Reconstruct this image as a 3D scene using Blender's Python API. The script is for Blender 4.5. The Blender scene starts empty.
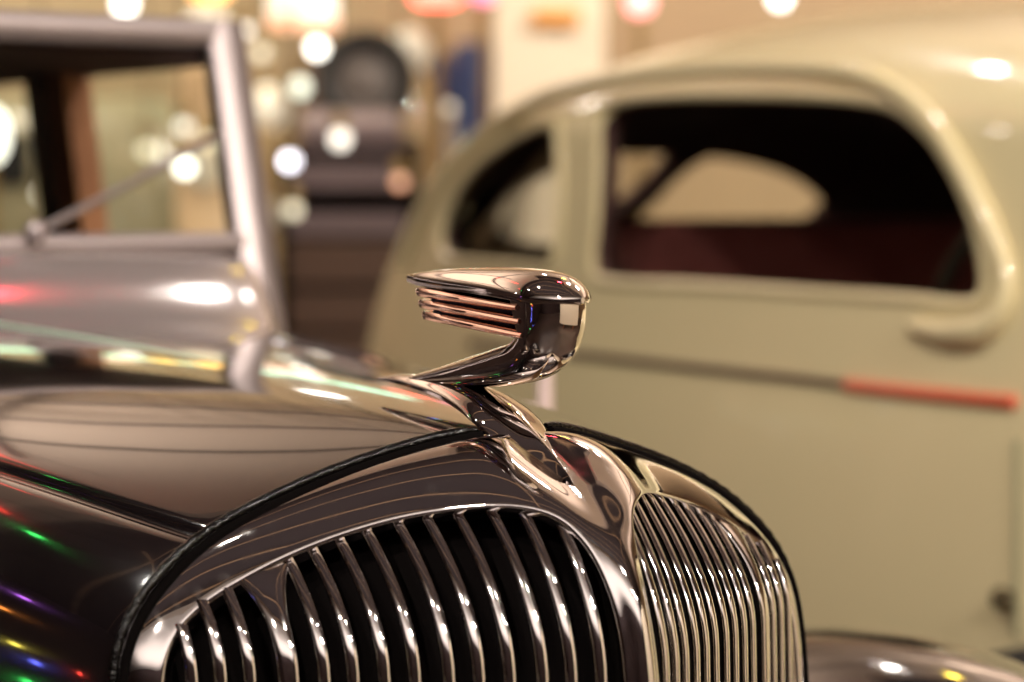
import bpy, bmesh, math, random
from mathutils import Vector, Matrix
random.seed(7)
PI = math.pi
SC = bpy.context.scene
COL = SC.collection

# ------------------------------------------------------------------ camera geometry
FPX = 2418.0
PITCH = math.atan((341 - 190) / FPX)
EYE = 1.28
FW = Vector((0, math.cos(PITCH), -math.sin(PITCH)))
UP = Vector((0, math.sin(PITCH), math.cos(PITCH)))
RT = Vector((1, 0, 0))
CAM = Vector((0, 0, EYE))

def ray(x, y):
    d = FW + RT * ((x - 512) / FPX) + UP * ((341 - y) / FPX)
    return d / d.y
def at(x, y, D):
    return CAM + ray(x, y) * D

# car frame: u forward, v to the far side, z up; origin at tail of hood spear
ANG = math.radians(34)
CF = Vector((math.sin(ANG), -math.cos(ANG), 0))
CV = Vector((math.cos(ANG), math.sin(ANG), 0))
CO = at(400, 380, 1.76)
ZG = -CO.z                       # car-frame z of the ground
def W(u, v, z):
    return CO + CF * u + CV * v + Vector((0, 0, z))
def on_v(x, y, v):
    """(u, z) where the sight line through a picture point meets the upright plane at distance v"""
    d = ray(x, y); o = CAM - CO
    t = (v - o.dot(CV)) / d.dot(CV)
    p = o + d * t
    return (p.dot(CF), p.z)

# ------------------------------------------------------------------ materials
MATS = {}
def mat(name, col=(.5, .5, .5), rough=.5, metal=0., coat=0., ior=1.5, noise=None, emit=None, es=1., alpha=None, trans=0., bump=None, coatr=.03):
    if name in MATS: return MATS[name]
    m = bpy.data.materials.new(name); m.use_nodes = True
    nt = m.node_tree; b = nt.nodes['Principled BSDF']
    b.inputs['Base Color'].default_value = (*col, 1)
    b.inputs['Roughness'].default_value = rough
    b.inputs['Metallic'].default_value = metal
    b.inputs['IOR'].default_value = ior
    b.inputs['Coat Weight'].default_value = coat
    b.inputs['Coat Roughness'].default_value = coatr
    b.inputs['Transmission Weight'].default_value = trans
    if emit:
        b.inputs['Emission Color'].default_value = (*emit, 1)
        b.inputs['Emission Strength'].default_value = es
    if noise:
        sc, amt, c2 = noise
        tc = nt.nodes.new('ShaderNodeTexCoord'); nz = nt.nodes.new('ShaderNodeTexNoise')
        nz.inputs['Scale'].default_value = sc; nz.inputs['Detail'].default_value = 4
        rp = nt.nodes.new('ShaderNodeValToRGB')
        rp.color_ramp.elements[0].position = .5 - amt / 2; rp.color_ramp.elements[1].position = .5 + amt / 2
        rp.color_ramp.elements[0].color = (*col, 1); rp.color_ramp.elements[1].color = (*c2, 1)
        nt.links.new(tc.outputs['Object'], nz.inputs['Vector'])
        nt.links.new(nz.outputs['Fac'], rp.inputs['Fac'])
        nt.links.new(rp.outputs['Color'], b.inputs['Base Color'])
    if bump:
        sc, st, dist = bump
        tc = nt.nodes.new('ShaderNodeTexCoord'); nz = nt.nodes.new('ShaderNodeTexNoise')
        nz.inputs['Scale'].default_value = sc; nz.inputs['Detail'].default_value = 3
        bp = nt.nodes.new('ShaderNodeBump'); bp.inputs['Strength'].default_value = st
        bp.inputs['Distance'].default_value = dist
        nt.links.new(tc.outputs['Object'], nz.inputs['Vector'])
        nt.links.new(nz.outputs['Fac'], bp.inputs['Height'])
        nt.links.new(bp.outputs['Normal'], b.inputs['Normal'])
    MATS[name] = m
    return m

def chrome_mat(name, col, rough, spots=.35):
    m = mat(name, col, rough, 1.)
    nt = m.node_tree; b = nt.nodes['Principled BSDF']
    tc = nt.nodes.new('ShaderNodeTexCoord')
    nz = nt.nodes.new('ShaderNodeTexNoise'); nz.inputs['Scale'].default_value = 90; nz.inputs['Detail'].default_value = 6
    rp = nt.nodes.new('ShaderNodeMapRange'); rp.inputs['From Min'].default_value = .45; rp.inputs['From Max'].default_value = .75
    rp.inputs['To Min'].default_value = rough; rp.inputs['To Max'].default_value = rough + spots * .3
    nt.links.new(tc.outputs['Object'], nz.inputs['Vector']); nt.links.new(nz.outputs['Fac'], rp.inputs['Value'])
    nt.links.new(rp.outputs['Result'], b.inputs['Roughness'])
    n2 = nt.nodes.new('ShaderNodeTexNoise'); n2.inputs['Scale'].default_value = 24; n2.inputs['Detail'].default_value = 1
    bp = nt.nodes.new('ShaderNodeBump'); bp.inputs['Strength'].default_value = .05; bp.inputs['Distance'].default_value = .003
    nt.links.new(tc.outputs['Object'], n2.inputs['Vector']); nt.links.new(n2.outputs['Fac'], bp.inputs['Height'])
    nt.links.new(bp.outputs['Normal'], b.inputs['Normal'])
    return m

CHROME = chrome_mat('chrome', (.87, .83, .83), .035, .25)
ORNC = mat('ornament_chrome', (.90, .84, .81), .03, 1.)
BLACKP = mat('black_lacquer', (.010, .007, .008), .12, 0., 1., 2.1)
BLACKP.node_tree.nodes['Principled BSDF'].inputs['Coat IOR'].default_value = 2.0
RUBBER = mat('wrinkled_black_rubber', (.004, .0035, .0035), .16, 0., .0, 1.45, bump=(300, .8, .0016))
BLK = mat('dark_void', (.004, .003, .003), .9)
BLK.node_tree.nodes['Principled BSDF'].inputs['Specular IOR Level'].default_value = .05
TIRE = mat('tyre_rubber', (.015, .014, .014), .6, bump=(60, .3, .004))
CREAM = mat('cream_lacquer', (.72, .60, .37), .25, 0., 1., 1.5, noise=(1.3, .5, (.66, .58, .35)))
CREAMI = mat('dark_headliner', (.075, .032, .030), .9)
MAROON = mat('maroon_upholstery', (.17, .035, .035), .7, noise=(20, .4, (.20, .05, .05)))
GLASS = None
def glass_mat():
    m = bpy.data.materials.new('clear_glass'); m.use_nodes = True
    nt = m.node_tree; nt.nodes.clear()
    out = nt.nodes.new('ShaderNodeOutputMaterial'); mix = nt.nodes.new('ShaderNodeMixShader')
    tr = nt.nodes.new('ShaderNodeBsdfTransparent'); gl = nt.nodes.new('ShaderNodeBsdfGlossy'); fr = nt.nodes.new('ShaderNodeFresnel')
    tr.inputs['Color'].default_value = (.93, .95, .92, 1); gl.inputs['Roughness'].default_value = .02
    fr.inputs['IOR'].default_value = 1.12
    nt.links.new(fr.outputs['Fac'], mix.inputs['Fac']); nt.links.new(tr.outputs[0], mix.inputs[1])
    nt.links.new(gl.outputs[0], mix.inputs[2]); nt.links.new(mix.outputs[0], out.inputs['Surface'])
    return m
GLASS = glass_mat()

# ------------------------------------------------------------------ mesh helpers
class MB:
    def __init__(s): s.v = []; s.f = []; s.m = []
    def add(s, vs, fs, mi=0):
        o = len(s.v); s.v += [Vector(p) for p in vs]; s.f += [tuple(i + o for i in f) for f in fs]; s.m += [mi] * len(fs)
    def grid(s, rows, closeU=False, closeV=False, mi=0, flip=False):
        n = len(rows); k = len(rows[0]); vs = [p for r in rows for p in r]; fs = []
        for i in range(n if closeU else n - 1):
            for j in range(k if closeV else k - 1):
                a = i * k + j; b = i * k + (j + 1) % k; c = ((i + 1) % n) * k + (j + 1) % k; d = ((i + 1) % n) * k + j
                fs.append((a, d, c, b) if flip else (a, b, c, d))
        s.add(vs, fs, mi)
    def tube(s, pts, r, n=10, closed=False, mi=0, cap=True):
        pts = [Vector(p) for p in pts]; N = len(pts); rows = []
        rs = r if isinstance(r, (list, tuple)) else [r] * N
        ref = None
        for i, p in enumerate(pts):
            a = pts[(i - 1) % N] if (closed or i > 0) else p; b = pts[(i + 1) % N] if (closed or i < N - 1) else p
            t = (b - a).normalized()
            if ref is None: ref = t.orthogonal()
            ref = (ref - t * ref.dot(t)).normalized(); bn = t.cross(ref)
            rows.append([p + (ref * math.cos(2 * PI * k / n) + bn * math.sin(2 * PI * k / n)) * rs[i] for k in range(n)])
        s.grid(rows, closeU=closed, closeV=True, mi=mi)
        if cap and not closed:
            o = len(s.v); s.v += rows[0] + rows[-1]
            s.f.append(tuple(o + k for k in range(n))); s.f.append(tuple(o + n + k for k in reversed(range(n)))); s.m += [mi, mi]
    def box(s, c, sz, rz=0, mi=0, rx=0):
        M = Matrix.Rotation(rz, 3, 'Z') @ Matrix.Rotation(rx, 3, 'X')
        h = Vector(sz) / 2; vs = [Vector(c) + M @ Vector((sx * h.x, sy * h.y, sz_ * h.z)) for sx in (-1, 1) for sy in (-1, 1) for sz_ in (-1, 1)]
        s.add(vs, [(0, 1, 3, 2), (4, 6, 7, 5), (0, 4, 5, 1), (2, 3, 7, 6), (0, 2, 6, 4), (1, 5, 7, 3)], mi)
    def lathe(s, c, prof, n=32, axis=Vector((0, 0, 1)), mi=0):
        axis = Vector(axis).normalized(); x = axis.orthogonal().normalized(); y = axis.cross(x); rows = []
        for k in range(n):
            d = x * math.cos(2 * PI * k / n) + y * math.sin(2 * PI * k / n)
            rows.append([Vector(c) + d * r + axis * h for r, h in prof])
        s.grid(rows, closeU=True, mi=mi)
    def sphere(s, c, r, n=16, sc=(1, 1, 1), mi=0):
        rows = []
        for i in range(n // 2 + 1):
            th = PI * i / (n // 2)
            rows.append([Vector(c) + Vector((math.sin(th) * math.cos(2 * PI * k / n) * r * sc[0], math.sin(th) * math.sin(2 * PI * k / n) * r * sc[1], math.cos(th) * r * sc[2])) for k in range(n)])
        s.grid(rows, closeV=True, mi=mi)
    def prism(s, poly, ext, mi=0):
        """closed outline (3D points) given thickness ext (vector)"""
        n = len(poly); poly = [Vector(p) for p in poly]; ext = Vector(ext)
        s.add(poly + [p + ext for p in poly], [tuple(range(n)), tuple(range(2 * n - 1, n - 1, -1))] + [(i, (i + 1) % n, n + (i + 1) % n, n + i) for i in range(n)], mi)
    def build(s, name, mats, parent=None, smooth=True, angle=40, bevel=0, subsurf=0, keep_world=True):
        me = bpy.data.meshes.new(name)
        off = PLOC(parent)
        me.from_pydata([tuple(p - off) for p in s.v], [], s.f)
        mats = mats if isinstance(mats, (list, tuple)) else [mats]
        for m in mats: me.materials.append(m)
        for p, i in zip(me.polygons, s.m): p.material_index = i
        bm = bmesh.new(); bm.from_mesh(me)
        bmesh.ops.remove_doubles(bm, verts=bm.verts, dist=1e-5)
        bmesh.ops.recalc_face_normals(bm, faces=bm.faces); bm.to_mesh(me); bm.free()
        if smooth:
            for p in me.polygons: p.use_smooth = True
            me.set_sharp_from_angle(angle=math.radians(angle))
        o = bpy.data.objects.new(name, me); COL.objects.link(o)
        if parent: o.parent = parent
        if bevel:
            b = o.modifiers.new('bevel', 'BEVEL'); b.width = bevel; b.segments = 3; b.limit_method = 'ANGLE'; b.angle_limit = math.radians(50)
        if subsurf:
            b = o.modifiers.new('sub', 'SUBSURF'); b.levels = subsurf; b.render_levels = subsurf
        return o

def PLOC(p):
    off = Vector((0, 0, 0))
    while p: off += p.location; p = p.parent
    return off
def thing(name, loc, label, cat, group=None):
    o = bpy.data.objects.new(name, None); COL.objects.link(o); o.location = loc
    o.empty_display_size = .1
    return tag(o, label, cat, group)
def tag(o, label, cat, group=None):
    o['label'] = label; o['category'] = cat
    if group: o['group'] = group
    return o
def struct(o): o['kind'] = 'structure'; return o
def origin(o, loc=None):
    """put the origin of a parentless one-mesh thing at its base"""
    me = o.data; vs = [v.co for v in me.vertices]
    if loc is None:
        loc = Vector(((min(v.x for v in vs) + max(v.x for v in vs)) / 2, (min(v.y for v in vs) + max(v.y for v in vs)) / 2, min(v.z for v in vs)))
    me.transform(Matrix.Translation(-loc)); o.location = loc; return o

def cr(pts, n):
    """Catmull-Rom through pts (tuples of any length), n steps per span"""
    P = [Vector(p) for p in pts]; out = []
    for i in range(len(P) - 1):
        a = P[i - 1] if i > 0 else P[i] * 2 - P[i + 1]; b = P[i]; c = P[i + 1]; d = P[i + 2] if i + 2 < len(P) else P[i + 1] * 2 - P[i]
        for k in range(n):
            t = k / n
            out.append(.5 * ((2 * b) + (c - a) * t + (2 * a - 5 * b + 4 * c - d) * t * t + (3 * b - a - 3 * c + d) * t ** 3))
    out.append(P[-1].copy()); return out
def lin(x, xs, ys):
    if x <= xs[0]: return ys[0]
    for i in range(len(xs) - 1):
        if x <= xs[i + 1]:
            t = (x - xs[i]) / (xs[i + 1] - xs[i]); return ys[i] * (1 - t) + ys[i + 1] * t
    return ys[-1]
def smoothlin(x, xs, ys):
    if x <= xs[0]: return ys[0]
    if x >= xs[-1]: return ys[-1]
    for i in range(len(xs) - 1):
        if x <= xs[i + 1]:
            h = xs[i + 1] - xs[i]; t = (x - xs[i]) / h
            def sl(j):
                if j == 0: return (ys[1] - ys[0]) / (xs[1] - xs[0])
                if j == len(xs) - 1: return (ys[-1] - ys[-2]) / (xs[-1] - xs[-2])
                return (ys[j + 1] - ys[j - 1]) / (xs[j + 1] - xs[j - 1])
            m0 = sl(i) * h; m1 = sl(i + 1) * h
            return (2 * t ** 3 - 3 * t * t + 1) * ys[i] + (t ** 3 - 2 * t * t + t) * m0 + (-2 * t ** 3 + 3 * t * t) * ys[i + 1] + (t ** 3 - t * t) * m1

# ==================================================================== BLACK CAR
car = thing('vintage_car', Vector((CO.x, CO.y, 0)) - CF * .8,
            'black lacquered vintage car with chrome grille and winged hood ornament, nearest the camera', 'car')

# paired outline points: shell edge / grille opening edge, for the v<0 half (mirrored for the other)
OUT = [(.318, 0, -.60), (.316, 0, -.42), (.313, 0, -.28), (.308, 0, -.1705), (.2975, 0, -.133), (.2835, 0, -.0965), (.254, 0, -.074), (.221, 0, -.056), (.187, 0, -.040), (.156, 0, -.025),
       (.1485, -.0285, -.0245), (.1345, -.0565, -.0305), (.124, -.0895, -.0395), (.118, -.126, -.0500), (.1135, -.1615, -.0625), (.109, -.1925, -.0755),
       (.106, -.213, -.0860), (.106, -.2325, -.0985), (.1075, -.253, -.116), (.109, -.268, -.134), (.111, -.277, -.152), (.1135, -.2825, -.171), (.119, -.2865, -.22), (.124, -.287, -.32), (.126, -.270, -.46), (.128, -.24, -.60)]
OPN = [(.306, -.012, -.60), (.306, -.012, -.42), (.303, -.012, -.28), (.298, -.012, -.171), (.288, -.011, -.133), (.270, -.014, -.097), (.255, -.020, -.079), (.2435, -.028, -.0685), (.232, -.041, -.0635), (.222, -.052, -.062),
       (.213, -.062, -.062), (.196, -.080, -.0645), (.179, -.101, -.0690), (.166, -.130, -.0765), (.155, -.163, -.0870), (.146, -.192, -.1000),
       (.139, -.212, -.1115), (.134, -.228, -.1210), (.132, -.242, -.1325), (.132, -.251, -.143), (.134, -.258, -.158), (.137, -.262, -.175), (.141, -.2655, -.22), (.146, -.266, -.32), (.148, -.25, -.46), (.15, -.225, -.60)]
NS = 6
outc = cr(OUT, NS); opnc = cr(OPN, NS)
NR = 9 * NS          # index where ridge part ends (centre top)
def relax(c, keep, n=45):
    for _ in range(n):
        c = [c[i] if i in keep or i == 0 or i == len(c) - 1 else c[i] * .5 + (c[i - 1] + c[i + 1]) * .25 for i in range(len(c))]
    return c
outc = relax(outc, {NR}); opnc = relax(opnc, set(), 25)
CEN = Vector((.24, -.13, -.24))
def shell_rows(sd):
    rows = []
    for i, (A, B) in enumerate(zip(outc, opnc)):
        d = B - A; L = d.length; dn = d.normalized()
        C = CEN.copy(); C.z = min(CEN.z, B.z - .03)
        q_ = min(1, max(0, (-.14 - B.z) / .10)); C.z = C.z * (1 - q_) + B.z * q_
        w = min(1, max(0, (i - NR + 8) / 22.0)); w = w * w * (3 - 2 * w)
        into = (C - B).normalized()
        # outer tangent: lateral on the ridge, along the shelf at the rim
        lat = Vector((0, -1, 0))
        k = min(1, max(0, (i - NR - 5 * NS) / (8. * NS))); k = k * k * (3 - 2 * k)
        shelf = (dn * (1 - k) + Vector((.932, .362, 0)) * k + Vector((0, 0, .5 * (1 - k)))).normalized()
        TA = (lat * (1 - w) + shelf * w).normalized() * L * 1.05
        TB = (dn * .75 + into).normalized() * L * 1.05
        row = []
        K = 12
        for k in range(K + 1):
            t = k / K
            row.append((2 * t ** 3 - 3 * t * t + 1) * A + (t ** 3 - 2 * t * t + t) * TA + (-2 * t ** 3 + 3 * t * t) * B + (t ** 3 - t * t) * TB)
        # lip rolling inwards
        tb = TB.normalized(); back = Vector((-1, -.25, 0)).normalized()
        back = (back - tb * back.dot(tb)).normalized(); r = .0035
        for k in range(1, 6):
            a = PI / 2 * k / 5
            row.append(B + tb * r * math.sin(a) + back * r * (1 - math.cos(a)))
        row.append(row[-1] + back * .016)
        rows.append([W(p.x, p.y * sd, p.z) for p in row])
    return rows
sb = MB()
for sd in (1, -1): sb.grid(shell_rows(sd))
shell = sb.build('grille_shell', CHROME, car, angle=75)

# ---- grille face surface
ZZ = [-.62, -.30, -.17, -.145, -.121, -.097, -.08, -.068, -.06]
UR = [.316, .313, .306, .300, .291, .281, .272, .262, .255]
KK = [.62, .62, .63, .66, .70, .72, .80, .88, .92]
def KKz(z): return .62 + .30 * (max(0, z + .17) / .11) ** 2
def face_u(v, z): return .306 + .04 * (-.17 - z) * (1 if z > -.4 else .23 / (-.17 - z)) - .0466 * (max(0, z + .17) / .11) ** 1.9 - KKz(z) * abs(v)
def outline_z(v):
    v = -abs(v); best = None
    for a, b in zip(opnc[NS * 4:NS * 21], opnc[NS * 4 + 1:NS * 21 + 1]):
        if (a.y - v) * (b.y - v) <= 0 and abs(a.y - b.y) > 1e-7:
            t = (v - a.y) / (b.y - a.y); z = a.z + (b.z - a.z) * t
            if best is None or z > best: best = z
    return best if best is not None else -.16
def bar(v, w=.0082, depth=.0032, top=None, wtop=None, name='grille_bar', rec=.003, sink=0):
    sd = 1 if v > 0 else -1
    m = MB(); rows = []; z0 = (outline_z(v) if top is None else top) + .002; z1 = -.58; n = 44
    for i in range(n + 1):
        t = (i / n) ** 1.6; z = z0 + (z1 - z0) * t
        u = face_u(v, z) - rec
        e = 1e-3
        du = (face_u(v, z + e) - face_u(v, z - e)) / (2 * e)
        T = Vector((-KKz(z) * sd, 1, 0)).normalized()            # along the face, sideways
        S = Vector((-du, 0, -1)).normalized()
        N = T.cross(S).normalized()
        if N.x < 0: N = -N
        ww = w if wtop is None else w + (wtop - w) * max(0, 1 - (z0 - z) / .05) ** 3
        P = Vector((u, v, z)); prof = []
        cs = [(-.46, -depth), (-.5, -.0022), (-.48, -.001), (-.38, 0), (-.15, .0005), (.15, .0005), (.38, 0), (.48, -.001), (.5, -.0022), (.46, -depth)]
        for a, b in cs: prof.append(P + T * (a * ww) + N * b)
        rows.append([W(*p) for p in prof])
    m.grid(rows, closeV=True)
    return m.build(name, CHROME, shell, angle=60)
for v in (.0265, .0425, .058, .0755, .092, .108, .1262, .1425, .159, .1745, .2140, .2295, .2450):
    for sd in (-1, 1): bar(v * sd)
for sd in (-1, 1): 
    o = bar(.1945 * sd, w=.0135, wtop=.046, name='grille_divider', rec=.0006, depth=.006); o['label'] = 'wide chrome bar dividing the grille'
# dark core behind bars
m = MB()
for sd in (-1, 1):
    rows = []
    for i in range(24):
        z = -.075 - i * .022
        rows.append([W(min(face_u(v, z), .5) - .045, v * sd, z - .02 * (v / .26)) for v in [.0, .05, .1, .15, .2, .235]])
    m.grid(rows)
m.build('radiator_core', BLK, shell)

# ---- hood: front edge follows the shell's rim, widens to the cowl
rim = outc[NR:]                                  # centre top -> outer bottom (v<0)
BACK = [(0, .004), (-.07, .004), (-.14, .003), (-.21, .001), (-.28, -.004), (-.335, -.010), (-.375, -.018), (-.405, -.030), (-.425, -.048), (-.438, -.070), (-.448, -.10), (-.452, -.13), (-.457, -.17), (-.462, -.23), (-.465, -.32), (-.465, -.45), (-.46, -.62)]
# same number of keys as rim keys (10..25 -> 16)
backc = cr([(0, a, b) for a, b in BACK], NS)
hood_len = 1.16
def hood_pt(i, t):
    a = rim[i]; b = backc[i]
    e = t ** .85
    u = a.x - .006 + (-1.02 - a.x) * t
    v = a.y + (b.y - a.y) * e
    k = 1 - (1 - t) ** 2.6                       # height rises quickly behind the nose
    z = a.z + .0015 + (b.z - a.z) * k
    z += .010 * math.sin(PI * min(1, t * 1.0)) * max(0, 1 - abs(v) / .5) ** 2 * 0
    # character line: narrow groove running back from the rim
    j = i - 7 * NS
    g = math.exp(-(j / 1.15) ** 2) 
    z -= .0045 * g; v += .004 * g
    return u, v, z
m = MB(); NT = 70
for sd in (1, -1):
    rows = []
    for k in range(NT + 1):
        t = (k / NT) ** 1.3
        rows.append([W(hood_pt(i, t)[0], hood_pt(i, t)[1] * sd, hood_pt(i, t)[2]) for i in range(len(rim))])
    m.grid(rows)
hood = m.build('hood', BLACKP, car, angle=80)
hood['label'] = 'black lacquered hood'
# centre hinge strip
m = MB(); m.tube([W(-.10 - .89 * k / 20, 0, hood_pt(0, min(1, (.15 + k / 20) / 1.17))[2] + .0002) for k in range(21)], .0026, 8)
m.build('center_hinge', mat('mint_reflection_hinge', (.62, .80, .66), .3, .3), hood)  # pale green reflection on the chrome strip, put into its colour

# ---- rubber beading along the rim (both sides)
for sd in (1, -1):
    m = MB(); pts = []; rr = []
    L0 = int(NS * 1.15)
    for i in range(L0, len(rim)):
        p = rim[i]; j = i - L0
        for s2 in (0,):
            pts.append(W(p.x - .001, p.y * sd, p.z + .0035)); rr.append(.0036 * min(1, .45 + j / 5) * (1 + .10 * math.sin(i * 1.9) * (1 if i > 34 else .4)))
    m.tube(pts, rr, 12)
    # lower strip tucked under the bead
    pts2 = [W(rim[i].x + .006, rim[i].y * sd * .988, rim[i].z - .0005) for i in range(L0, len(rim))]
    m.tube(pts2, .0036, 8, mi=1)
    o = m.build('hood_beading', [RUBBER, BLK], car, angle=60); o['label'] = 'wrinkled black rubber beading along the hood edge'

# ---- chrome spear on the nose
CL = [(-.030, 0, .004), (.0, 0, .0045), (.04, 0, .0035), (.08, 0, .000), (.115, 0, -.006), (.143, 0, -.0145), (.166, 0, -.026), (.190, 0, -.0385), (.212, 0, -.050), (.228, 0, -.0585)]
HW = [.002, .007, .0125, .017, .021, .0235, .019, .0125, .006, .0008]
HT = [.002, .006, .009, .0115, .0125, .013, .0125, .011, .008, .001]
c = cr(CL, 6); hw = [q[0] for q in cr([(a, 0) for a in HW], 6)]; ht = [q[0] for q in cr([(a, 0) for a in HT], 6)]
rows = []
for i, p in enumerate(c):
    a = c[max(0, i - 1)]; b = c[min(len(c) - 1, i + 1)]; t = (b - a).normalized(); n = Vector((-t.z, 0, t.x))
    row = []
    for k in range(21):
        th = PI * k / 20; x = math.cos(th); y = math.sin(th)
        sharp = lin(i, [24, 42], [0, 1])
        h = (y ** .9) * (1 - sharp) + sharp * (max(0, 1 - abs(x)) ** 1.15)
        flare = 1 + .12 * (1 - y)
        q = p + Vector((0, 1, 0)) * hw[i] * x * flare + n * (ht[i] * h - .006)
        row.append(W(*q))
    rows.append(row)
m = MB(); m.grid(rows)
spear = m.build('nose_spear', ORNC, car, angle=50)
spear['label'] = 'polished chrome spear that tapers down the nose'
spear.modifiers.new('sub', 'SUBSURF').levels = 1; spear.modifiers['sub'].render_levels = 2

# ---- hood ornament
def oc(x, y, v=0.): return on_v(x, y, v)
# arm + head : J shaped loft (centre picture point, in-plane half thickness px, half width m)
JP = [(403, 381, 2.0, .006), (425, 379, 6.5, .010), (450, 376, 11, .013), (480, 371, 15.5, .016), (508, 366, 18.5, .018), (532, 359, 19, .0195), (547, 346, 19, .0205), (554, 330, 17.5, .021), (556, 314, 17, .021), (556, 300, 17, .021), (556, 291, 16, .020)]
def px2m(px): return px * .000685
keys = []
for x, y, h, b in JP:
    u, z = oc(x, y); keys.append((u, z, h, b))
cc = cr([(k[0], 0, k[1]) for k in keys], 6); hh = [q[0] for q in cr([(k[2], k[3]) for k in keys], 6)]; bb = [q[1] for q in cr([(k[2], k[3]) for k in keys], 6)]
rows = []
for i, p in enumerate(cc):
    a = cc[max(0, i - 1)]; b = cc[min(len(cc) - 1, i + 1)]; t = (b - a).normalized(); n = Vector((-t.z, 0, t.x))
    vert = abs(t.z)
    h = px2m(hh[i]) * (1 + .45 * vert); row = []
    for k in range(32):
        th = 2 * PI * k / 32; cx = math.cos(th); sy = math.sin(th)
        ex = lin(i, [20, 34], [.9, .62]) if cx > 0 else .92     # back face squarer
        X = math.copysign(abs(cx) ** ex, cx); Y = math.copysign(abs(sy) ** (ex if cx > 0 else .92), sy)
        row.append(W(*(p + n * h * X + Vector((0, 1, 0)) * bb[i] * Y)))
    rows.append(row)
m = MB(); m.grid(rows, closeV=True)
m.add(rows[0], [tuple(range(32))]); m.add(rows[-1], [tuple(range(32))])
orn = m.build('hood_ornament', ORNC, car, angle=55)
orn['label'] = 'chrome winged hood ornament on a slanted neck'
# wing cap: teardrop dome with a beak
def plan_cap(s):   # s 0 tail .. 1 nose -> half width
    return .0275 * (lin(s, [0, .12, .35, .6, .8, .9, .96, 1], [.05, .25, .62, .93, 1., .80, .50, .03]))
uT, zT = oc(408, 276); uN, zN = oc(590, 299)
rows = []; NSP = 48
SS = [(k / NSP) for k in range(NSP + 1)]
pw = cr([(.0012, 0), (.007, 0), (.0135, 0), (.0195, 0), (.024, 0), (.0262, 0), (.0255, 0), (.0190, 0), (.0105, 0), (.0015, 0)], 12)
top_pts = cr([(408, 275), (425, 271.5), (455, 268.5), (490, 267.5), (520, 267.5), (542, 269.5), (557, 274), (568, 281), (577, 290), (583, 297.5)], 12)
low_pts = cr([(408, 278), (425, 282), (455, 286), (490, 289), (520, 292.5), (542, 296), (557, 298.5), (568, 299.5), (577, 300), (583, 298.5)], 12)
for i in range(len(top_pts)):
    tp = top_pts[i]; lp = low_pts[i]
    u, zt = oc(tp[0], tp[1]); _, zl = oc(lp[0], lp[1]); w = pw[i][0]
    zl = zl + 0.0
    top = []; N = 22
    for k in range(N + 1):
        th = PI * k / N; x = math.cos(th); y = math.sin(th)
        top.append(W(u, w * math.copysign(abs(x) ** .85, x), zl + (zt - zl) * y ** 1.25))
    bot = [W(u, w * f, zl - .0022 - .001 * (1 - abs(f))) for f in (-.97, -.6, 0, .6, .97)]
    rows.append(top + bot)
m = MB(); m.grid(rows, closeV=True)
n_ = len(rows[0]); m.add(rows[0], [tuple(range(n_))]); m.add(rows[-1], [tuple(range(n_))])
m.build('wing_cap', ORNC, orn, angle=45)
# three fins below the cap
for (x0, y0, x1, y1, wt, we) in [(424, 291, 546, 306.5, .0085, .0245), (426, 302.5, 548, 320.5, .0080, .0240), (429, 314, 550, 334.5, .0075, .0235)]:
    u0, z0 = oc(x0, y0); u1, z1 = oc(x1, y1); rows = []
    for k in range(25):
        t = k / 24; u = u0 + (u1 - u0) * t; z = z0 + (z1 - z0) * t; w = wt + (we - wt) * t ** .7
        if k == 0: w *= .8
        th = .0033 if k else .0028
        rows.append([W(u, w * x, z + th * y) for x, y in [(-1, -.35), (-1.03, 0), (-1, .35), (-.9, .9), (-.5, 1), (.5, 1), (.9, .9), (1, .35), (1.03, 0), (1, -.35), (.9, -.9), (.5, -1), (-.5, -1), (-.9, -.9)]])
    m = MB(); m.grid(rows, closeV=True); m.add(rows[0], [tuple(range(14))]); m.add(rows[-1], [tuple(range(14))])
    m.build('wing_fin', mat('coral_reflection_chrome', (.97, .66, .56), .05, 1.), orn, angle=50)  # coral tint in the chrome stands in for warm reflections
# dark web between the fins
u0, z0 = oc(438, 290); u1, z1 = oc(540, 302); u2, z2 = oc(542, 331); u3, z3 = oc(442, 314)
m = MB(); m.prism([W(u0, -.007, z0), W(u1, -.013, z1), W(u2, -.013, z2), W(u3, -.007, z3)], CV * .014)
m.build('fin_web', mat('blue_enamel', (.02, .04, .16), .25, 0, .5), orn, smooth=False)
# side cheek plate at the wing root
m = MB()
for sd in (-1, 1):
    pl = [oc(x, y) for x, y in [(537, 297), (553, 298), (553, 320), (553, 340), (553, 350), (549, 354), (547, 343), (542, 322)]]
    m.prism([W(a, sd * .0228, b) for a, b in pl], CV * (-sd * .008))
m.build('wing_root', ORNC, orn, bevel=.0012)

# ---- cowl, windscreen
CW = [(-.50, -.30), (-.497, -.20), (-.493, -.12), (-.487, -.070), (-.474, -.030), (-.45, -.010), (-.36, -.003), (-.2, .0), (0, .003)]
cwf = cr([(a, b) for a, b in CW] + [(-a, b) for a, b in CW[::-1][1:]], 5)
rows = []
for k, (u, dz, s) in enumerate([(-1.0, -.012, .93), (-1.02, .0, .95), (-1.045, .022, .965), (-1.075, .05, .98), (-1.11, .068, .99), (-1.16, .075, 1.0), (-1.22, .075, 1.0)]):
    rows.append([W(u, q[0] * s, q[1] + dz * min(1, max(0, (q[1] + .30) / .27))) for q in cwf])
m = MB(); m.grid(rows)
m.build('cowl', mat('silver_grey_cowl', (.36, .31, .31), .14, .4, 1., 2.0), car, angle=70)  # silver grey, paler than the black hood
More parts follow.
